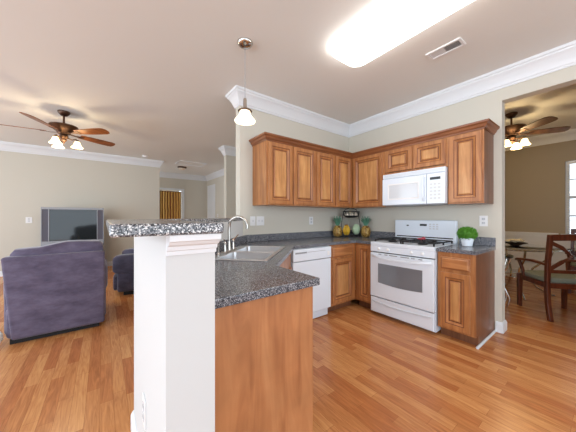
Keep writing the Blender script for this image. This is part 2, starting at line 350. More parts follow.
bmesh.ops.rotate(bm, verts=bm.verts, matrix=Matrix.Rotation(-PI/2, 3, 'Y')); bmesh.ops.translate(bm, verts=bm.verts, vec=(-.215, 5.93, 1.02))
obj_child('door_knob', bm, M['bronze'], d1, smooth=True)

# ------------------------------------------------------------------ cabinets
GW, GH = M['cab'], M['cabh']
def door_bm(x0, x1, z0, z1, y=0, fr=.058, t=.019):
    """raised panel door, front towards -y"""
    bm = bmesh.new(); W, H = x1-x0, z1-z0
    nest(bm, (x0, y, z0), (1, 0, 0), (0, 0, 1), (0, -1, 0), W, H,
         [(0, 0), (0, t-.004), (.004, t), (fr-.012, t), (fr-.006, t-.004), (fr+.014, t-.013), (fr+.019, t-.015), (fr+.023, t-.015), (fr+.036, t-.007), (fr+.040, t-.007)], [0, 0, 0, 1, 0, 1, 1, 0, 2, 2])
    return bm
def drawer_bm(x0, x1, z0, z1, y=0, t=.019):
    bm = bmesh.new(); nest(bm, (x0, y, z0), (1, 0, 0), (0, 0, 1), (0, -1, 0), x1-x0, z1-z0, [(0, 0), (0, t-.009), (.006, t-.008), (.010, t-.008), (.022, t), (.026, t)], [0, 0, 1, 0, 0, 0])
    return bm
def add_doors(t, lst, y=0, nm='cabinet_door'):
    for d in lst: finish(nm, door_bm(*d, y=y), [GW, M['glaze'], M['cabp']], t)
ZB, ZT = 1.374, 2.137
RB = -PI/2
def upper(name, label, loc, rz, W, doors, z0=ZB, D=.31, side=GW):
    t = thing(name, label, 'cabinet', loc, rz)
    finish('carcass', NB(((0, -D, z0), (W, -.001, ZT))), side, t)
    f = .019; x0, x1 = 0, W
    bm = bmesh.new(); box(bm, (0, -D-f, z0-.002), (W, -D, z0+.022)); box(bm, (0, -D-f, ZT-.035), (W, -D, ZT))
    xs = [0]+[d[1] for d in doors]; st = [(0, doors[0][0]+.012)]
    for a, b in zip(doors, doors[1:]): st.append((a[1]-.012, b[0]+.012))
    st.append((doors[-1][1]-.012, W))
    for a, b in st: box(bm, (a, -D-f, z0+.022), (b, -D, ZT-.035))
    finish('face_frame', bm, GW, t)
    add_doors(t, doors, y=-D-f-.0005)
    return t
dz0, dz1 = ZB+.012, 2.112
upper('wall_cabinet', 'maple wall cabinet at the open end of the row, below the pendant lamp', (-1.877, 0, 0), 0, .782, [(.022, .372, dz0, dz1), (.392, .762, dz0, dz1)])
upper('wall_cabinet', 'two-door maple wall cabinet on the back wall ending in the room corner', (-1.095, 0, 0), 0, 1.094, [(.017, .362, dz0, dz1), (.392, .742, dz0, dz1)])
upper('wall_cabinet', 'single-door maple wall cabinet between the corner and the microwave', (0, -.332, 0), RB, .548, [(.035, .523, dz0, dz1)])
upper('wall_cabinet', 'short two-door maple cabinet directly above the microwave', (0, -.881, 0), RB, .762, [(.017, .369, 1.825, dz1), (.392, .745, 1.825, dz1)], z0=1.795)
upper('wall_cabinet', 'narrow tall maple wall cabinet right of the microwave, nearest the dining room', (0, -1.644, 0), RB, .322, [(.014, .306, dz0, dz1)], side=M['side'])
bm = bmesh.new(); sweep(bm, [(-1.879, -.001), (-1.879, -.331), (-.331, -.331), (-.331, -1.968), (-.001, -1.968)], [(0, 2.12), (.006, 2.12), (.010, 2.135), (.022, 2.145), (.03, 2.165), (.048, 2.178), (.052, 2.195), (0, 2.195)])
tag(finish('cabinet_crown_molding', bm, M['cabt'], smooth=True, angle=20), 'stained wood crown moulding running along the tops of the wall cabinets', 'moulding')
bm = bmesh.new()
# base cabinets
def basecab(name, label, loc, rz, W, doors, drawers, D=.59, x0=0):
    t = thing(name, label, 'cabinet', loc, rz)
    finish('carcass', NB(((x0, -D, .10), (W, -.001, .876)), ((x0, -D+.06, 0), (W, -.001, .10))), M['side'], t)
    finish('face_frame', NB(((x0, -D-.019, .10), (W, -D, .876))), GW, t)
    add_doors(t, doors, y=-D-.0195)
    for d in drawers: finish('drawer_front', drawer_bm(*d, y=-D-.0195), [GH, M['glaze']], t)
    return t
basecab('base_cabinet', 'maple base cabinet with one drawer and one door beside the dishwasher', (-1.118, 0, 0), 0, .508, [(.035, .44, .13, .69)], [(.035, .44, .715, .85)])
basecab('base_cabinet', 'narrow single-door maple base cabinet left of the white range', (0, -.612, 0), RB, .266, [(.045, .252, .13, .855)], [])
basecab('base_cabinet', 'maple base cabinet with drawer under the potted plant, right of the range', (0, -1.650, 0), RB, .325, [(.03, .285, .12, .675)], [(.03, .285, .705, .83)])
t = thing('sink_base_cabinet', 'maple corner cabinet set diagonally under the steel sink', 'cabinet', (-2.3, -.8, 0))
def off(poly, o): return [(x-o[0], y-o[1]) for x, y in poly]
o_ = (-2.3, -.8)
bm = bmesh.new(); prism(bm, off([(-3.09, -1.39), (-2.511, -1.39), (-1.762, -.641), (-1.74, -.64), (-1.74, -.012), (-1.99, -.03), (-3.09, -1.13)], o_), .10, .66)
prism(bm, off([(-3.05, -1.38), (-2.55, -1.37), (-1.80, -.59), (-1.78, -.03), (-1.99, -.05), (-3.05, -1.13)], o_), 0, .10)
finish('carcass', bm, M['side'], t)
bm = bmesh.new(); prism(bm, off([(-2.511, -1.391), (-1.745, -.625), (-1.757, -.613), (-2.523, -1.379)], o_), .10, .876)
finish('face_frame', bm, GW, t)
for k in range(2):
    bm = door_bm(.0, .44, .13, .70); bmesh.ops.translate(bm, verts=bm.verts, vec=(.09+k*.46, -.001, 0))
    bmesh.ops.rotate(bm, verts=bm.verts, matrix=Matrix.Rotation(PI/4, 3, 'Z')); bmesh.ops.translate(bm, verts=bm.verts, vec=(-2.511+2.3, -1.391+.8, 0))
    finish('cabinet_door', bm, [GW, M['glaze'], M['cabp']], t)
t = thing('peninsula_cabinet', 'base cabinet with a plain wood end panel standing beside the white half wall', 'cabinet', (-2.8, -1.6, 0))
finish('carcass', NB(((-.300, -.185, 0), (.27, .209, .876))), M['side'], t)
finish('end_panel', NB(((-.300, -.205, 0), (.270, -.185, .876)), ((.270, -.205, 0), (.289, -.185, .876))), M['panelw'], t)
finish('face_frame', NB(((.270, -.185, .10), (.289, .205, .876))), GW, t)

# ------------------------------------------------------------------ counters
def slab_hole(outer, hole, z0, z1):
    bm = bmesh.new(); es = []
    for lp in (outer, hole):
        if not lp: continue
        vv = [bm.verts.new((x, y, z1)) for x, y in lp]; es += [bm.edges.new((vv[i], vv[(i+1) % len(vv)])) for i in range(len(vv))]
    bmesh.ops.triangle_fill(bm, use_beauty=True, edges=es)
    g = bmesh.ops.extrude_face_region(bm, geom=bm.faces[:]); vv = [e for e in g['geom'] if isinstance(e, bmesh.types.BMVert)]
    bmesh.ops.translate(bm, verts=vv, vec=(0, 0, z0-z1)); return bm
SC = Vector((-2.335, -.792)); U = Vector((.7071, .7071)); V = Vector((-.7071, .7071))
def suv(a, b): p = SC+U*a+V*b; return (p.x, p.y)
outer = [(-3.100, -1.822), (-2.475, -1.822), (-2.475, -1.405), (-1.705, -.635), (-.635, -.635), (-.635, -.879), (-.001, -.879), (-.001, -.001), (-1.974, -.001), (-3.100, -1.129)]
outer = [(-3.100, -1.822), (-2.475, -1.822), (-2.475, -1.405), (-1.705, -.635), (-.635, -.635), (-.635, -.879), (-.001, -.879), (-.001, -.001), (-1.973, -.003), (-3.099, -1.129)]
hole = [suv(-.405, -.235), suv(.405, -.235), suv(.405, .16), suv(-.405, .16)]
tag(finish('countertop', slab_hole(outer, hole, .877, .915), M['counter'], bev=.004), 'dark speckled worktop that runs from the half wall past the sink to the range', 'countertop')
tag(finish('countertop', NB(((-.635, -1.985, .877), (-.001, -1.648, .915))), M['counter'], bev=.004), 'short dark speckled worktop right of the range, under the potted plant', 'countertop')
tag(finish('backsplash', NB(((-1.97, -.022, .916), (-.001, -.002, 1.008)), ((-.022, -.879, .916), (-.001, -.022, 1.008))), M['counter'], bev=.003), 'low dark speckled backsplash strip meeting in the room corner behind the fruit', 'backsplash')
tag(finish('backsplash', NB(((-.022, -1.985, .916), (-.001, -1.648, 1.008))), M['counter'], bev=.003), 'short dark backsplash strip behind the potted plant', 'backsplash')
bm = bmesh.new(); prism(bm, [(-3.099, -1.125), (-1.985, -.011), (-1.985+.012, -.024), (-3.087, -1.138)], .916, 1.008)
tag(finish('backsplash', bm, M['counter'], bev=.003), 'dark backsplash strip on the diagonal half wall behind the sink', 'backsplash')
bt = [(-3.373, -2.05), (-3.095, -2.05), (-3.095, -1.13), (-2.054, -.089), (-2.054, .301), (-3.373, -1.018)]
bm = bmesh.new(); prism(bm, bt, 1.187, 1.219)
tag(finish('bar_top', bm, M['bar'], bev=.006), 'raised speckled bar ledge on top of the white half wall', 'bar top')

# ------------------------------------------------------------------ sink and faucet
def rotm(bm):
    bmesh.ops.rotate(bm, verts=bm.verts, matrix=Matrix.Rotation(PI/4, 3, 'Z'))
sk = thing('kitchen_sink', 'double-bowl stainless steel sink set in the diagonal corner of the worktop', 'sink', (SC.x, SC.y, .915))
bm = bmesh.new()
for a, b in (((-.42, -.252, 0), (.42, -.222, .008)), ((-.42, .15, 0), (.42, .245, .008)), ((-.42, -.222, 0), (-.39, .15, .008)), ((.39, -.222, 0), (.42, .15, .008)), ((-.02, -.222, -.005), (.02, .15, .008))): box(bm, a, b)
rotm(bm); finish('rim', bm, M['steel'], sk, bev=.003)
for s in (-1, 1):
    bm = bmesh.new(); x0, x1 = (.02, .39) if s > 0 else (-.39, -.02); r0, r1 = [], []
    def rr(x0, x1, y0, y1, r, z):
        out = []
        for cx_, cy_, a0 in ((x1-r, y0+r, -90), (x1-r, y1-r, 0), (x0+r, y1-r, 90), (x0+r, y0+r, 180)):
            for k in range(5): a = math.radians(a0+k*22.5); out.append(bm.verts.new((cx_+r*math.cos(a), cy_+r*math.sin(a), z)))
        return out
    R_ = [rr(x0, x1, -.222, .15, .04, .004), rr(x0+.008, x1-.008, -.214, .142, .045, -.14), rr(x0+.04, x1-.04, -.18, .11, .04, -.18)]
    for a, b in zip(R_, R_[1:]):
        for k in range(20): bm.faces.new((a[k], a[(k+1) % 20], b[(k+1) % 20], b[k]))
    bm.faces.new(R_[-1]); rotm(bm)
    bo = finish('bowl', bm, M['steel'], sk, smooth=True)
    bm = bmesh.new(); lathe(bm, [(.03, -.179), (.045, -.178), (.045, -.176), (.02, -.177)], ((x0+x1)/2, -.03, 0)); rotm(bm); finish('drain', bm, M['chrome'], bo)
fp = Vector(suv(0, .198)); fc = thing('kitchen_faucet', 'tall nickel gooseneck faucet with lever handle behind the sink', 'faucet', (fp.x, fp.y, .9235))
bm = bmesh.new(); box(bm, (-.13, -.028, 0), (.13, .028, .012)); rotm(bm); finish('deck_plate', bm, M['chrome'], fc, bev=.005)
bm = bmesh.new(); pts = [(0, 0, .01), (0, 0, .06), (0, 0, .14), (0, 0, .20)]
for k in range(1, 12):
    a = PI-k*PI*1.08/11; pts.append((0, -.085-.085*math.cos(a), .225+.085*math.sin(a)))
lathe(bm, [(.026, .011), (.022, .03), (.016, .07), (.013, .09)]); tube(bm, pts, .013, 12); rotm(bm)
finish('spout', bm, M['chrome'], fc, smooth=True)
bm = bmesh.new(); lathe(bm, [(.02, .011), (.018, .05), (.014, .07), (.016, .085), (.006, .10)], (.10, 0, 0)); tube(bm, [(.10, 0, .09), (.14, -.01, .115), (.19, -.02, .135)], [.009, .007, .005], 8); rotm(bm)
finish('handle', bm, M['chrome'], fc, smooth=True)
bm = bmesh.new(); lathe(bm, [(.02, .011), (.018, .05), (.014, .07), (.016, .085), (.006, .10)], (-.10, 0, 0)); tube(bm, [(-.10, 0, .09), (-.13, -.01, .115), (-.16, -.015, .125)], [.009, .007, .005], 8); rotm(bm)
finish('handle', bm, M['chrome'], fc, smooth=True)
sp_ = Vector(suv(-.235, .198))
bm = bmesh.new(); lathe(bm, [(.018, 0), (.018, .012), (.011, .02), (.011, .09), (.014, .1), (.008, .118)]); o = finish('side_sprayer', bm, M['chrome'], smooth=True, loc=(sp_.x, sp_.y, .9235)); tag(o, 'small nickel sprayer standing left of the gooseneck faucet', 'sprayer')

# ------------------------------------------------------------------ dishwasher
t = thing('dishwasher', 'white built-in dishwasher under the worktop', 'dishwasher', (-1.73, 0, 0))
finish('body', NB(((0.002, -.60, .10), (.605, -.03, .872)), ((.02, -.54, 0), (.59, -.05, .10))), M['white'], t)
dd = finish('door_panel', NB(((.004, -.638, .115), (.603, -.60, .725))), M['white'], t, bev=.006)
cp = finish('control_panel', NB(((.004, -.645, .732), (.603, -.60, .868))), M['white'], t, bev=.008)
finish('button_strip', NB(((.03, -.6465, .818), (.20, -.645, .836)), ((.21, -.6465, .826), (.50, -.645, .830))), M['grey'], cp)
finish('latch_button', NB(((.53, -.649, .765), (.565, -.645, .815))), M['whitem'], cp, bev=.002)
finish('kick_plate', NB(((.01, -.585, .012), (.597, -.545, .105))), M['white'], t)

# ------------------------------------------------------------------ range (local: x to the right, front -y)
t = thing('gas_range', 'white freestanding gas range with grey-windowed oven', 'range', (0, -.884, 0), RB)
W = .756
finish('body', NB(((0, -.625, .03), (W, -.02, .895)), ((.05, -.55, 0), (W-.05, -.10, .03))), M['white'], t)
ck = finish('cooktop', NB(((0, -.665, .872), (W, -.02, .918))), M['white'], t, bev=.008)
finish('front_panel', NB(((0.0, -.662, .800), (W, -.625, .872))), M['white'], t, bev=.004)
bm = bmesh.new(); nest(bm, (.004, -.64, .243), (1, 0, 0), (0, 0, 1), (0, -1, 0), W-.008, .545, [(0, 0), (0, .028), (.004, .032), (.005, .032)], [0]*4)
od = finish('oven_door', bm, M['white'], t)
bm = bmesh.new(); 
prof = [(.115, .43), (.115, .64), (.14, .655), (W-.14, .655), (W-.115, .64), (W-.115, .43), (W-.14, .415)]
pl = [(.115+(.526)*k/14, .425-.016*math.sin(PI*k/14)) for k in range(15)]; top = [(W-.115, .66), (.115, .66)]
po = pl+top; a = [bm.verts.new((x, -.6725, z)) for x, z in po]; b = [bm.verts.new((x, -.6745, z)) for x, z in po]
bm.faces.new(a); bm.faces.new(b)
for k in range(len(po)): bm.faces.new((a[k], a[(k+1) % len(po)], b[(k+1) % len(po)], b[k]))
finish('oven_window', bm, M['ovenglass'], od)
for a0, a1 in ((.12, .16), (.20, .24), (.26, .36), (.40, .50), (.52, .56), (.60, .64)): finish('vent_slot', NB(((a0, -.6735, .768), (a1, -.671, .779))), M['grey'], od)
bm = bmesh.new(); pts = [(.03+.696*k/20, -.672-.055*min(1, math.sin(PI*k/20)*2.2), .752-.022*math.sin(PI*k/20)) for k in range(21)]
bar(bm, pts, .026, .018, (0, 0, 1)); finish('handle', bm, M['white'], od, smooth=True, bev=.004)
for z0, z1 in ((.232, .243), (.788, .800)): finish('door_gap', NB(((.006, -.63, z0), (W-.006, -.60, z1))), M['dark'], t)
bm = bmesh.new(); nest(bm, (.004, -.635, .045), (1, 0, 0), (0, 0, 1), (0, -1, 0), W-.008, .185, [(0, 0), (0, .024), (.006, .030), (.008, .030)], [0]*4)
dr = finish('storage_drawer', bm, M['white'], t)
bm = bmesh.new(); bar(bm, [(.03+.696*k/20, -.668, .185-.022*math.sin(PI*k/20)) for k in range(21)], .006, .012, (0, 0, 1)); finish('drawer_lip', bm, M['lgrey'], dr)
bg = finish('backguard', NB(((0, -.085, .918), (W, -.02, 1.19))), M['white'], t, bev=.012)
finish('backguard_slot', NB(((.03, -.0865, .965), (W-.03, -.084, .978))), M['dark'], bg)
finish('clock_display', NB(((.345, -.0875, 1.115), (.43, -.084, 1.14))), M['display'], bg)
finish('clock_display', NB(((.17, -.0875, 1.11), (.20, -.084, 1.125))), M['display'], bg)
bm = bmesh.new()
for k in range(3):
    for j in range(3): box(bm, (.46+.04*k, -.087, 1.075+.028*j), (.484+.04*k, -.084, 1.09+.028*j))
finish('keypad', bm, M['lgrey'], bg)
for k, x in enumerate((.12, .24, .52, .64)):
    bm = bmesh.new(); lathe(bm, [(.017, 0), (.017, .006), (.013, .009), (.011, .018), (.005, .020)], n=18)
    bmesh.ops.rotate(bm, verts=bm.verts, matrix=Matrix.Rotation(PI/2, 3, 'X')); finish('knob', bm, M['whitem'], t, smooth=True, loc=(x, -.662, .838))
for gx in (.03, .39):
    bm = bmesh.new(); x1 = gx+.335; z = .948
    for y in (-.60, -.36, -.12): bar(bm, [(gx, y, z), (x1, y, z)], .014, .012, (0, 1, 0))
    for x in (gx, (gx+x1)/2, x1): bar(bm, [(x, -.60, z), (x, -.12, z)], .014, .012, (1, 0, 0))
    for x in (gx, x1):
        for y in (-.60, -.36, -.12): box(bm, (x-.007, y-.007, .918), (x+.007, y+.007, z))
    for y in (-.48, -.24):
        for k in range(4):
            a = PI/4+k*PI/2; cxx = (gx+x1)/2; bar(bm, [(cxx+.03*math.cos(a), y+.03*math.sin(a), z+.004), (cxx+.10*math.cos(a), y+.09*math.sin(a), z+.004)], .012, .01, (0, 0, 1))
    finish('burner_grate', bm, M['iron'], ck)
    for y in (-.48, -.24):
        bm = bmesh.new(); lathe(bm, [(.05, 0), (.052, .01), (.036, .013), (.036, .022), (.01, .024)], n=20); finish('burner', bm, M['iron'], ck, smooth=True, loc=((gx+x1)/2, y, .919))
# spoon rest on the grates
bm = bmesh.new(); blob(bm, (0, 0, .0), (.058, .045, .010), 3); tube(bm, [(.04, 0, .004), (.10, .01, .008)], [.014, .009], 8)
tag(finish('spoon_rest', bm, M['red'], smooth=True, loc=(-.31, -1.352, .968)), 'small red spoon rest lying on the burner grates', 'spoon rest')

# ------------------------------------------------------------------ microwave
t = thing('microwave', 'white over-the-range microwave below the short cabinet', 'microwave', (0, -.884, 0), RB)
finish('body', NB(((.001, -.365, 1.384), (.755, -.002, 1.786))), M['white'], t)
finish('underside_panel', NB(((.02, -.35, 1.374), (.736, -.02, 1.384))), M['grey'], t)
bm = bmesh.new(); box(bm, (.001, -.385, 1.735), (.755, -.365, 1.79))
g = finish('vent_grille', bm, M['white'], t, bev=.003)
bm = bmesh.new()
for k in range(4): box(bm, (.02, -.3865, 1.742+k*.011), (.735, -.385, 1.746+k*.011))
finish('louvers', bm, M['lgrey'], g)
md = finish('oven_door', NB(((.001, -.400, 1.384), (.56, -.365, 1.728))), M['white'], t, bev=.008)
bm = bmesh.new(); nest(bm, (.08, -.4, 1.45), (1, 0, 0), (0, 0, 1), (0, -1, 0), .40, .205, [(0, 0.0002), (.0, .003), (.012, .003), (.018, .001)], [0, 0, 0, 1]); finish('door_window', bm, [M['whitem'], M['mwglass']], md)
bm = bmesh.new(); tube(bm, [(.535, -.402, 1.42), (.535, -.43, 1.45), (.535, -.432, 1.56), (.535, -.43, 1.67), (.535, -.402, 1.70)], .011, 10); finish('handle', bm, M['white'], md, smooth=True)
mp_ = finish('control_panel', NB(((.565, -.398, 1.384), (.755, -.365, 1.728))), M['white'], t, bev=.006)
finish('clock_display', NB(((.60, -.400, 1.655), (.71, -.398, 1.685))), M['display'], mp_)
bm = bmesh.new()
for i in range(3):
    for j in range(5): box(bm, (.598+.042*i, -.3995, 1.435+.04*j), (.626+.042*i, -.398, 1.455+.04*j))
finish('keypad', bm, M['lgrey'], mp_)

# ------------------------------------------------------------------ fruit display in the corner
def pineapple(label, x, y, s=1):
    t = thing('pineapple_ornament', label, 'pineapple', (x, y, .916), random.random(), 'pineapples on the corner worktop')
    bm = bmesh.new(); lathe(bm, [(.02, 0), (.048, .012), (.064, .05), (.066, .09), (.056, .135), (.036, .165), (.02, .18)], n=24)
    k = 0
    for z in [.02+.018*i for i in range(9)]:
        r = .066*math.sqrt(max(.05, 1-((z-.085)/.098)**2)); k += 1
        for j in range(12):
            a = 2*PI*(j+.5*(k % 2))/12; blob(bm, (r*math.cos(a), r*math.sin(a), z), (.011, .011, .009), 1)
    finish('fruit', bm, M['pine'], t, smooth=True)
    bm = bmesh.new()
    for ring, (n, L, ti) in enumerate(((8, .10, .95), (8, .13, .65), (7, .16, .35))):
        for j in range(n):
            a = 2*PI*(j+.4*ring)/n; d = Vector((math.cos(a), math.sin(a), 0)); sd = Vector((-math.sin(a), math.cos(a), 0)); p0 = Vector((0, 0, .175))+d*.012
            pts = [p0, p0+d*L*.3*ti+Vector((0, 0, L*.5)), p0+d*L*.75*ti+Vector((0, 0, L*.95))]
            bar(bm, pts, [.034, .030, .006], .003, sd)
    finish('leaf_crown', bm, M['dgreen'], t)
pineapple('golden pineapple with blue-green leaves left of the bananas', -.43, -.125)
pineapple('golden pineapple with blue-green leaves right of the green melon, nearest the range', -.125, -.43)
rk = thing('fruit_stand', 'black wire two-tier fruit stand in the worktop corner', 'fruit stand', (-.235, -.235, .916), -PI/4)
bm = bmesh.new()
def ringpts(rx, ry, z, n=28, cy_=0): return [(rx*math.cos(2*PI*k/n), cy_+ry*math.sin(2*PI*k/n), z) for k in range(n+1)]
tube(bm, ringpts(.15, .06, .02), .005, 8); tube(bm, ringpts(.15, .06, .06), .004, 8)
for k in range(12):
    a = 2*PI*k/12; tube(bm, [(.15*math.cos(a), .06*math.sin(a), .004), (.15*math.cos(a), .06*math.sin(a), .06)], .003, 6)
for y_ in (-.03, 0, .03): tube(bm, [(-.135, y_, .02), (.135, y_, .02)], .003, 6)
tube(bm, [(-.148, .03, .02), (-.145, .05, .2), (-.12, .05, .36), (-.09, .045, .43), (0, .045, .465), (.09, .045, .43), (.12, .05, .36), (.145, .05, .2), (.148, .03, .02)], .005, 8)
finish('wire_frame', bm, M['iron'], rk, smooth=True)
bm = bmesh.new(); tube(bm, ringpts(.125, .072, .40, cy_=-.02), .006, 8); tube(bm, ringpts(.115, .066, .33, cy_=-.02), .005, 8); lathe(bm, [(.03, .30), (.08, .305), (.11, .325)], (0, 0, 0), 24, False)
for k in range(16):
    a = 2*PI*k/16; tube(bm, [(.115*math.cos(a), .066*math.sin(a)-.02, .33), (.125*math.cos(a), .072*math.sin(a)-.02, .40)], .003, 6)
for v in bm.verts:
    if v.co.z < .3251 and v.co.z > .29 and abs(v.co.y) < .12: v.co.y = v.co.y*.58-.02
finish('upper_basket', bm, M['iron'], rk, smooth=True)
up = [(-.066, -.03, .352), (0, -.04, .352), (.066, -.03, .352), (-.02, .0, .395)]
q0 = None
C4 = Matrix.Rotation(-PI/4, 3, 'Z')
for i, (p, lb) in enumerate(zip(up, ('leftmost white garlic bulb in the upper basket of the fruit stand', 'middle white garlic bulb in the upper basket of the fruit stand', 'rightmost white garlic bulb in the upper basket of the fruit stand', 'tan bulb on top of the heap in the upper fruit basket'))):
    g = C4 @ Vector(p)
    bm = bmesh.new(); lathe(bm, [(.004, -.024), (.024, -.018), (.031, 0), (.024, .015), (.006, .022), (.004, .034)], n=14)
    o = finish('garlic_bulb', bm, M['cream'] if i < 3 else M['petal'], smooth=True, loc=(-.235+g.x, -.235+g.y, .916+g.z)); tag(o, lb, 'garlic', 'bulbs in the upper basket')
b_ = C4 @ Vector((-.075, -.035, 0))
t = thing('banana_bunch', 'bunch of yellow bananas in the lower tier between pineapple and melon', 'bananas', (-.235+b_.x, -.235+b_.y, .945), -PI/4)
for k in range(4):
    bm = bmesh.new(); a = -.5+k*.33
    pts = [(math.sin(a)*.05*math.sin(s*PI/8)+.012*k-.02, -.03*math.sin(s*PI/8)-.004*k, .155-.02*s) for s in range(9)]
    tube(bm, pts, [.005, .008, .011, .013, .014, .013, .011, .008, .004], 8); finish('banana', bm, M['banana'], t, smooth=True)
bm = bmesh.new(); blob(bm, (-.005, 0, .155), (.03, .012, .012), 2); finish('stem', bm, M['glaze'], t, smooth=True)
b_ = C4 @ Vector((.075, -.03, 0))
bm = bmesh.new(); blob(bm, (0, 0, 0), (.070, .058, .085), 3)
for v in bm.verts:
    a = math.atan2(v.co.y, v.co.x); v.co.x *= 1+.02*math.cos(10*a); v.co.y *= 1+.02*math.cos(10*a)
tag(finish('green_melon', bm, M['melon'], smooth=True, loc=(-.235+b_.x, -.235+b_.y, 1.035)), 'pale green ribbed melon standing in the fruit stand beside the bananas', 'melon')

# ------------------------------------------------------------------ potted plant
t = thing('potted_plant', 'round green topiary ball in a white pot on the short worktop', 'plant', (-.235, -1.795, .916))
bm = bmesh.new(); lathe(bm, [(.04, 0), (.046, .003), (.060, .075), (.060, .088), (.052, .088), (.05, .07)], n=28); finish('pot', bm, M['white'], t, smooth=True)
bm = bmesh.new()
for k in range(900):
    u = random.uniform(-1, 1); a = random.uniform(0, 2*PI); r = .088*random.uniform(.78, 1.05); s = math.sqrt(1-u*u)
    n_ = Vector((s*math.cos(a), s*math.sin(a), u)); p = Vector((n_.x*r, n_.y*r, .135+n_.z*r*.82))
    d = (n_+Vector([random.uniform(-.7, .7) for _ in range(3)])).normalized(); e = d.cross(Vector((random.random(), random.random(), .3))).normalized()
    L = .013; bm.faces.new([bm.verts.new(q) for q in (p-d*L, p+e*.006, p+d*L, p-e*.006)])
blob(bm, (0, 0, .135), (.070, .070, .058), 2); finish('foliage', bm, M['green'], t)

# ------------------------------------------------------------------ outlets and switches
def plate(label, cat, name, loc, rz, w_=.075, h_=.118, kind='outlet'):
    t = thing(name, label, cat, loc, rz)
    finish('cover_plate', NB(((-w_/2, -.006, -h_/2), (w_/2, 0, h_/2))), M['whitem'], t, bev=.002)
    n_ = max(1, round(w_/.065)) if w_ > .1 else 1
    for k in range(n_):
        x = (k-(n_-1)/2)*.046
        if kind == 'outlet':
            for z in (-.022, .022):
                rp = finish('receptacle', NB(((x-.016, -.008, z-.014), (x+.016, -.006, z+.014))), M['lgrey'], t, bev=.002)
                finish('slots', NB(((x-.008, -.0085, z-.004), (x-.006, -.008, z+.006)), ((x+.006, -.0085, z-.004), (x+.008, -.008, z+.006))), M['dark'], rp)
        else: finish('toggle', NB(((x-.005, -.014, -.010), (x+.005, -.006, .012))), M['lgrey'], t)
plate('white single switch plate on the back wall nearest the faucet, left of the wider plate', 'light switch', 'light_switch', (-1.875, 0, 1.18), 0, kind='switch')
plate('wide white two-gang switch plate on the back wall above the sink counter', 'light switch', 'light_switch', (-1.765, 0, 1.18), 0, .115, kind='switch')
plate('white outlet on the back wall above the dishwasher end of the worktop', 'outlet', 'wall_outlet', (-.88, 0, 1.175), 0)
plate('white outlet on the right wall above the potted plant', 'outlet', 'wall_outlet', (0, -1.878, 1.187), RB)
plate('white wall plate on the living room wall left of the television', 'outlet', 'wall_outlet', (-4.673, 4.85, 1.16), 0, .10, .13)
plate('white outlet low on the left face of the half wall', 'outlet', 'wall_outlet', (-3.243, -1.55, .41), RB)
plate('small white light switch on the hall wall right of the white door', 'light switch', 'light_switch', (-.2, 5.55, 1.27), RB, kind='switch')

# ------------------------------------------------------------------ ceiling fixtures
t = thing('fluorescent_ceiling_light', 'large lit rectangular fluorescent fixture on the kitchen ceiling', 'ceiling light', (-1.562, -1.80, HC))
def rrect(hx, hy, r, n=6):
    return [(sx*(hx-r)+r*math.cos(a), sy*(hy-r)+r*math.sin(a)) for sx, sy, a0 in ((1, -1, -PI/2), (1, 1, 0), (-1, 1, PI/2), (-1, -1, PI)) for a in [a0+k*PI/2/n for k in range(n+1)]]
bm = bmesh.new(); rs = []
for ins, z in ((0, -.02), (.0, -.04), (.012, -.062), (.04, -.078), (.08, -.082)):
    rs.append([bm.verts.new((x, y, z)) for x, y in rrect(.212-ins, .62-ins, .11-ins*.5)])
for a, b in zip(rs, rs[1:]):
    for k in range(len(a)): bm.faces.new((a[k], a[(k+1) % len(a)], b[(k+1) % len(a)], b[k]))
bm.faces.new(rs[-1]); bm.faces.new(rs[0]); finish('diffuser', bm, M['lens'], t, smooth=True)
bm = bmesh.new(); prism(bm, rrect(.20, .60, .10), -.02, 0); finish('base_pan', bm, M['whitem'], t)
VS = .88
t = thing('ceiling_vent', 'white louvered air vent in the kitchen ceiling right of the bright light', 'vent', (-.88, -1.82, HC)); t.scale = (VS, VS, 1)
finish('frame', NB(((-.075, -.16, -.012), (-.055, .16, 0)), ((.055, -.16, -.012), (.075, .16, 0)), ((-.055, -.16, -.012), (.055, -.14, 0)), ((-.055, .14, -.012), (.055, .16, 0))), M['whitem'], t)
finish('duct_opening', NB(((-.055, -.14, -.002), (.055, .14, 0))), M['dark'], t)
bm = bmesh.new()
for k in range(18):
    y = -.133+k*.0155; s = .004 if k < 9 else -.004
    bar(bm, [(-.055, y, -.006), (.055, y, -.006)], .011, .0012, (0, .8, .6 if k < 9 else -.35))
finish('louvers', bm, M['whitem'], t)
t = thing('pendant_lamp', 'pendant lamp with nickel canopy, thin cord and lit frosted glass shade', 'pendant lamp', (-2.385, -.79, HC))
bm = bmesh.new(); lathe(bm, [(.068, 0), (.068, -.006), (.060, -.022), (.040, -.036), (.012, -.043), (.004, -.045)], n=32); finish('canopy', bm, M['chrome'], t, smooth=True)
bm = bmesh.new(); tube(bm, [(0, 0, -.04), (0, 0, -.50)], .0025, 6); finish('cord', bm, M['grey'], t)
bm = bmesh.new(); lathe(bm, [(.004, -.49), (.012, -.495), (.016, -.51), (.016, -.575), (.02, -.585), (.022, -.60)], n=20); finish('socket', bm, M['chrome'], t, smooth=True)
bm = bmesh.new(); lathe(bm, [(.022, -.594), (.058, -.600), (.062, -.607), (.05, -.611), (.03, -.608)], n=28); finish('collar', bm, M['bronze'], t, smooth=True)
bm = bmesh.new(); lathe(bm, [(.045, -.608), (.048, -.625), (.054, -.642), (.070, -.665), (.088, -.684), (.092, -.694), (.088, -.702), (.055, -.714), (.02, -.719), (.02, -.716), (.055, -.710), (.084, -.695), (.064, -.664), (.048, -.642), (.042, -.62)], n=32, cap=False); finish('glass_shade', bm, M['pend'], t, smooth=True)

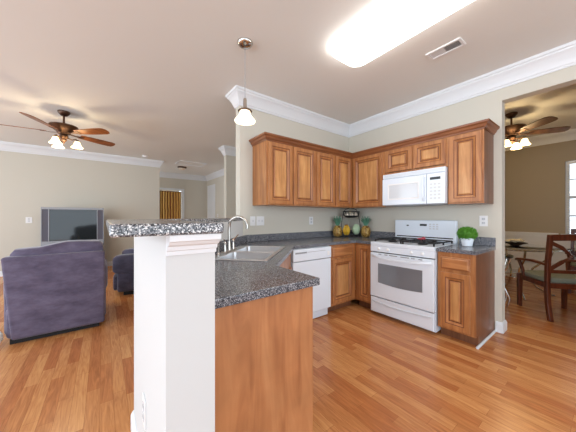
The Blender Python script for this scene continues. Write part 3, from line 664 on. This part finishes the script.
def fan(label, loc, angles, R_, zb, bm_blade, arms, rz=0, shade_r=.065, tilt=-.24):
    t = thing('ceiling_fan', label, 'ceiling fan', loc, rz)
    bm = bmesh.new(); lathe(bm, [(.07, 0), (.072, -.01), (.062, -.035), (.04, -.06), (.02, -.068)], n=28); finish('canopy', bm, M['bronze'], t, smooth=True)
    bm = bmesh.new(); tube(bm, [(0, 0, -.06), (0, 0, zb+.13)], .013, 10); finish('downrod', bm, M['bronze'], t, smooth=True)
    bm = bmesh.new(); lathe(bm, [(.02, zb+.14), (.04, zb+.125), (.10, zb+.115), (.162, zb+.10), (.168, zb+.085), (.155, zb+.07), (.12, zb+.035), (.085, zb+.01), (.07, zb-.02), (.03, zb-.03)], n=36); finish('motor_housing', bm, M['bronze'], t, smooth=True)
    for a in angles:
        d = Vector((math.cos(a), math.sin(a), 0)); s = Vector((-math.sin(a), math.cos(a), 0)); sp = s*math.cos(tilt)+Vector((0, 0, math.sin(tilt)))
        bm = bmesh.new(); base_ = Vector((0, 0, zb)); N_ = 10; outl = []
        for k in range(N_+1):
            u = k/N_; x = .20+(R_-.20)*u; hwid = .050+.022*min(1, u*1.6)
            if u > .9: hwid *= .82
            outl.append((x, hwid))
        pts = [(x, h_) for x, h_ in outl]+[(R_+.018, .03), (R_+.018, -.03)]+[(x, -h_) for x, h_ in reversed(outl)]
        lo = [bm.verts.new(base_+d*x+sp*y-Vector((0, 0, .004))) for x, y in pts]; hi = [bm.verts.new(base_+d*x+sp*y+Vector((0, 0, .004))) for x, y in pts]
        bm.faces.new(lo); bm.faces.new(hi)
        for k in range(len(pts)): bm.faces.new((lo[k], lo[(k+1) % len(pts)], hi[(k+1) % len(pts)], hi[k]))
        bo = finish('blade', bm, bm_blade, t)
        bm = bmesh.new(); bar(bm, [Vector((0, 0, zb-.002))+d*.06, Vector((0, 0, zb-.012))+d*.14, Vector((0, 0, zb-.007))+d*.25], [.03, .022, .07], .006, sp); finish('blade_bracket', bm, M['bronze'], bo)
    bm = bmesh.new(); lathe(bm, [(.03, zb-.02), (.05, zb-.04), (.052, zb-.06), (.03, zb-.09), (.035, zb-.11), (.012, zb-.135), (.005, zb-.16)], n=24); lk = finish('light_kit', bm, M['bronze'], t, smooth=True)
    for a in arms:
        d = Vector((math.cos(a), math.sin(a), 0)); c0 = Vector((0, 0, zb-.07))
        bm = bmesh.new(); tube(bm, [c0+d*.03, c0+d*.09+Vector((0, 0, -.02)), c0+d*.135+Vector((0, 0, .0)), c0+d*.15+Vector((0, 0, -.02))], .008, 8)
        e = c0+d*.15+Vector((0, 0, -.02)); lathe(bm, [(.012, .01), (.024, -.005), (.024, -.02)], e, 16); finish('lamp_arm', bm, M['bronze'], t, smooth=True)
        bm = bmesh.new(); q = e+Vector((0, 0, -.015)); lathe(bm, [(.024, 0), (.034, -.015), (.042, -.045), (.055, -.07), (shade_r+.008, -.09), (shade_r+.004, -.092), (.05, -.07), (.038, -.045), (.03, -.015)], q, 24, cap=False); finish('lamp_shade', bm, M['shade_lit'], t, smooth=True)
        bm = bmesh.new(); blob(bm, q+Vector((0, 0, -.045)), (.022, .022, .03), 2); finish('bulb', bm, M['lens'], t, smooth=True)
    return t
D_ = math.radians
FZ = -.31
fan('bronze living room ceiling fan with walnut blades and lit bell shades', (-3.85, 2.10, HC), [D_(29+72*k) for k in range(5)], .68, FZ, M['blade'], [D_(-120+k*120) for k in range(3)])
fan('dark bronze dining room ceiling fan with lit amber shades', (1.49, -1.83, HC), [D_(-59+72*k) for k in range(5)], .62, FZ, M['bladed'], [D_(-100+k*90) for k in range(4)], shade_r=.06)
point('living_fan_bulbs', (-3.85, 2.10, HC+FZ-.24), 14, (1, .80, .52), .1)
point('dining_fan_bulbs', (1.49, -1.83, HC+FZ-.24), 20, (1, .72, .38), .1)
bm = bmesh.new(); lathe(bm, [(.07, 0), (.07, -.02), (.06, -.035), (.02, -.04)], n=28); tag(finish('smoke_detector', bm, M['whitem'], smooth=True, loc=(-2.54, 4.41, HC)), 'small round white smoke detector on the living room ceiling', 'smoke detector')
t = thing('flush_ceiling_light', 'small dark-rimmed flush ceiling light in the hall', 'ceiling light', (-1.44, 5.3, HC))
bm = bmesh.new(); lathe(bm, [(.13, 0), (.13, -.03), (.11, -.045)], n=28); finish('rim', bm, M['bronze'], t, smooth=True)
bm = bmesh.new(); lathe(bm, [(.11, -.04), (.09, -.07), (.05, -.09), (.01, -.095)], n=28); finish('glass_dome', bm, M['cream'], t, smooth=True)
t = thing('attic_hatch', 'white framed attic hatch panel in the hall ceiling', 'hatch', (-1.35, 4.62, HC))
finish('frame', NB(((-.38, -.25, -.015), (.38, -.21, 0)), ((-.38, .21, -.015), (.38, .25, 0)), ((-.38, -.21, -.015), (-.34, .21, 0)), ((.34, -.21, -.015), (.38, .21, 0))), M['trim'], t)
finish('panel', NB(((-.34, -.21, -.006), (.34, .21, 0))), M['ceil'], t)

# ------------------------------------------------------------------ television
t = thing('television_stand', 'low dark stand under the silver television', 'tv stand', (-3.895, 4.4, 0))
finish('cabinet', NB(((-.5, -.22, .04), (.5, .25, .60)), ((-.48, -.20, 0), (.48, .23, .04))), M['dark'], t); finish('shelf', NB(((-.51, -.23, .60), (.51, .26, .62))), M['speaker'], t)
t = thing('television', 'silver rear-projection television with dark screen against the far wall', 'television', (-3.895, 4.3, .62))
bm = bmesh.new(); box(bm, (-.50, .0, 0.02), (.50, .10, .80)); vv = box(bm, (-.46, .10, .02), (.46, .42, .78))
for v in vv:
    if v.co.y > .3: v.co.x *= .7; v.co.z = .02+(v.co.z-.02)*.8
finish('cabinet', bm, M['speaker'], t)
finish('bezel', NB(((-.515, -.02, .0), (.515, 0, .10)), ((-.515, -.02, .765), (.515, 0, .812)), ((-.515, -.02, .10), (-.50, 0, .765)), ((.50, -.02, .10), (.515, 0, .765)), ((-.405, -.022, .10), (-.39, 0, .765)), ((.39, -.022, .10), (.405, 0, .765))), M['silver'], t, bev=.004)
finish('screen', NB(((-.39, -.012, .10), (.39, -.002, .765))), M['screen'], t)
for s in (-1, 1): finish('speaker_grille', NB(((min(s*.405, s*.50), -.012, .10), (max(s*.405, s*.50), -.002, .765))), M['speaker'], t)
finish('control_door', NB(((-.16, -.028, .025), (.16, -.02, .06))), M['speaker'], t, bev=.006)

# ------------------------------------------------------------------ recliners (front +y)
def recliner(label, loc, rz, m, W=.80, D=.92, H=.86, AH=.60, lean=.0, pillow=.10):
    t = thing('recliner', label, 'recliner', loc, rz); h = W/2; aw = .17
    bm = bmesh.new(); rbox(bm, (-h+.02, -D/2+.03, .05), (h-.02, D/2-.06, .36), .05); finish('base', bm, m, t, smooth=True)
    finish('base_plinth', NB(((-h+.05, -D/2+.06, 0), (h-.05, D/2-.12, .05))), M['dark'], t)
    # tall flat outer back
    bm = bmesh.new(); rbox(bm, (-h, -D/2, .05), (h, -D/2+.13, H-.02), .025, 3)
    for v in bm.verts:
        if v.co.z < .3 and v.co.x < 0: v.co.x += .065
    finish('outer_back', bm, m, t, smooth=True)
    # lumpy pillow back
    bm = bmesh.new(); rbox(bm, (-h+.03, -D/2+.05, .42), (h-.01, -D/2+.30, H+pillow), 0, 0, .3)
    for v in bm.verts:
        if v.co.z > H-.1: v.co.z += -.03+.07*max(0, v.co.x/h)+.02*math.sin(v.co.x*13+1)
        v.co.y += .02*math.sin(v.co.x*9)
    finish('back_cushion', bm, m, t, smooth=True)
    bm = bmesh.new(); rbox(bm, (-h+aw, -D/2+.18, .34), (h-aw, D/2-.05, .50), 0, 0, .3); finish('seat_cushion', bm, m, t, smooth=True)
    for s in (-1, 1):
        x0, x1 = sorted((s*(h+.03), s*(h-aw)))
        bm = bmesh.new(); rbox(bm, (x0, -D/2+.15, AH-.24), (x1, D/2+.02, AH+.06), 0, 0, .3); rbox(bm, (x0+.02, -D/2+.13, .06), (x1-.02, D/2-.04, AH-.06), .04); finish('arm', bm, m, t, smooth=True)
    bm = bmesh.new(); rbox(bm, (-h+.06, D/2-.08, .06), (h-.06, D/2+.03, .33), 0, 0, .3); finish('footrest', bm, m, t, smooth=True)
    return t
t = recliner('large purple velvet recliner seen from behind, facing the television', (-3.765, 1.15, 0), 0, M['purple'], .785, .92, .87)
t2 = recliner('dark slate-purple recliner turned sideways beyond the white half wall', (-2.73, 2.22, 0), PI/2-.2, M['indigo'], .92, .90, .74, AH=.58, pillow=.06)
bm = bmesh.new(); blob(bm, (0, 0, .09), (.075, .06, .085), 3)
for v in bm.verts: v.co += Vector([random.uniform(-.012, .012) for _ in range(3)])
tag(finish('crumpled_bag', bm, M['paper'], loc=(-4.225, .725, 0.005)), 'crumpled white bag on the floor left of the big recliner', 'bag')

# ------------------------------------------------------------------ dining room
def dining_chair(label, loc, rz):
    t = thing('dining_armchair', label, 'chair', loc, rz, 'dining armchairs')
    w2, d2 = .25, .245; m = M['cherry']
    for s in (-1, 1):
        bm = bmesh.new(); bar(bm, [(s*w2, -d2-.05, 0), (s*w2, -d2-.01, .2), (s*w2, -d2, .42), (s*w2, -d2-.01, .7), (s*w2, -d2-.05, 1.02)], .04, .05, (1, 0, 0)); finish('back_post', bm, m, t, bev=.005)
        bm = bmesh.new(); bar(bm, [(s*w2, d2, 0), (s*w2, d2, .45)], [.036, .052], .05, (1, 0, 0)); finish('front_leg', bm, m, t, bev=.005)
        bm = bmesh.new(); bar(bm, [(s*w2, -d2, .66), (s*(w2+.025), -.02, .675), (s*(w2+.03), d2-.03, .655), (s*(w2+.02), d2+.02, .64)], .05, .028, (1, 0, 0))
        bar(bm, [(s*(w2+.02), d2-.02, .64), (s*w2, d2-.06, .52), (s*w2, d2-.09, .43)], .03, .035, (1, 0, 0)); finish('armrest', bm, m, t, bev=.006)
    finish('seat_rail', NB(((-w2+.02, d2-.03, .38), (w2-.02, d2+.02, .44)), ((-w2+.02, -d2-.015, .38), (w2-.02, -d2+.03, .44)), ((-w2-.015, -d2+.02, .38), (-w2+.025, d2-.02, .44)), ((w2-.025, -d2+.02, .38), (w2+.015, d2-.02, .44))), m, t, bev=.003)
    bm = bmesh.new(); rbox(bm, (-w2+.0, -d2+.03, .43), (w2, d2+.015, .505), 0, 0, .3); finish('seat_cushion', bm, M['seat'], t, smooth=True)
    bm = bmesh.new(); bar(bm, [(-w2-.02, -d2-.045, .985), (0, -d2-.06, .995), (w2+.02, -d2-.045, .985)], .075, .028, (0, 0, 1)); finish('top_rail', bm, m, t, bev=.006)
    bm = bmesh.new(); bar(bm, [(-w2, -d2-.005, .58), (0, -d2-.02, .585), (w2, -d2-.005, .58)], .04, .022, (0, 0, 1)); finish('lower_rail', bm, m, t, bev=.004)
    bm = bmesh.new()
    for s in (-1, 1):
        bar(bm, [(s*(w2-.01), -d2-.035, .93), (s*.13, -d2-.03, .87), (s*.02, -d2-.025, .77), (s*.12, -d2-.02, .70), (s*(w2-.01), -d2-.01, .60)], .042, .018, (0, 0, 1))
    finish('back_splat', bm, m, t, bev=.003)
    return t
ch = dining_chair('dark cherry armchair with crossed back nearest the kitchen opening', (1.215, -2.31, 0), D_(-51))
c2 = copy_tree(ch); c2.location = (2.86, -2.57, 0); c2.rotation_euler = (0, 0, PI/2); c2['label'] = 'dark cherry armchair on the far side of the glass table, before the window'
t = thing('dining_table', 'round glass-top dining table on curved chrome legs', 'table', (1.95, -1.78, 0))
bm = bmesh.new(); lathe(bm, [(.60, .748), (.612, .752), (.612, .758), (.60, .762)], n=56); finish('glass_top', bm, M['tglass'], t, smooth=True)
bm = bmesh.new(); tube(bm, ringpts(.46, .46, .735, 48), .010, 8); finish('top_ring', bm, M['iron'], t, smooth=True)
for k in range(4):
    a = D_(-155+90*k); d = Vector((math.cos(a), math.sin(a), 0))
    bm = bmesh.new(); tube(bm, [d*.46+Vector((0, 0, .74)), d*.42+Vector((0, 0, .6)), d*.22+Vector((0, 0, .42)), d*.16+Vector((0, 0, .28)), d*.26+Vector((0, 0, .12)), d*.42+Vector((0, 0, .02)), d*.47+Vector((0, 0, .018))], .014, 10); finish('leg', bm, M['chrome'], t, smooth=True)
bm = bmesh.new(); tube(bm, ringpts(.17, .17, .28, 32), .008, 8); finish('leg_ring', bm, M['chrome'], t, smooth=True)
t = thing('side_table', 'small chrome scroll-legged side table just inside the dining opening', 'side table', (.98, -1.72, 0))
bm = bmesh.new(); lathe(bm, [(.22, .70), (.228, .704), (.228, .708), (.22, .712)], n=40); finish('glass_top', bm, M['tglass'], t, smooth=True)
bm = bmesh.new(); tube(bm, ringpts(.215, .215, .69, 36), .010, 8); tube(bm, ringpts(.13, .13, .32, 30), .007, 8); finish('ring', bm, M['iron'], t, smooth=True)
for k in range(6):
    a = D_(20+60*k); d = Vector((math.cos(a), math.sin(a), 0))
    bm = bmesh.new(); tube(bm, [d*.21+Vector((0, 0, .69)), d*.17+Vector((0, 0, .55)), d*.10+Vector((0, 0, .42)), d*.13+Vector((0, 0, .30)), d*.20+Vector((0, 0, .14)), d*.17+Vector((0, 0, .02))], .009, 8); finish('leg', bm, M['chrome'], t, smooth=True)
t = thing('flower_bowl', 'dark bowl of dried cream flowers on the dining glass', 'bowl', (1.93, -1.79, .763))
bm = bmesh.new(); lathe(bm, [(.06, 0), (.05, .01), (.10, .035), (.15, .05), (.155, .055), (.10, .045), (.03, .02)], n=28); finish('bowl', bm, M['iron'], t, smooth=True)
bm = bmesh.new()
for k in range(26):
    a = random.random()*2*PI; r = .11*math.sqrt(random.random()); blob(bm, (r*math.cos(a), r*math.sin(a), .065+.03*random.random()), (.03, .03, .018), 1)
finish('flowers', bm, M['petal'], t)
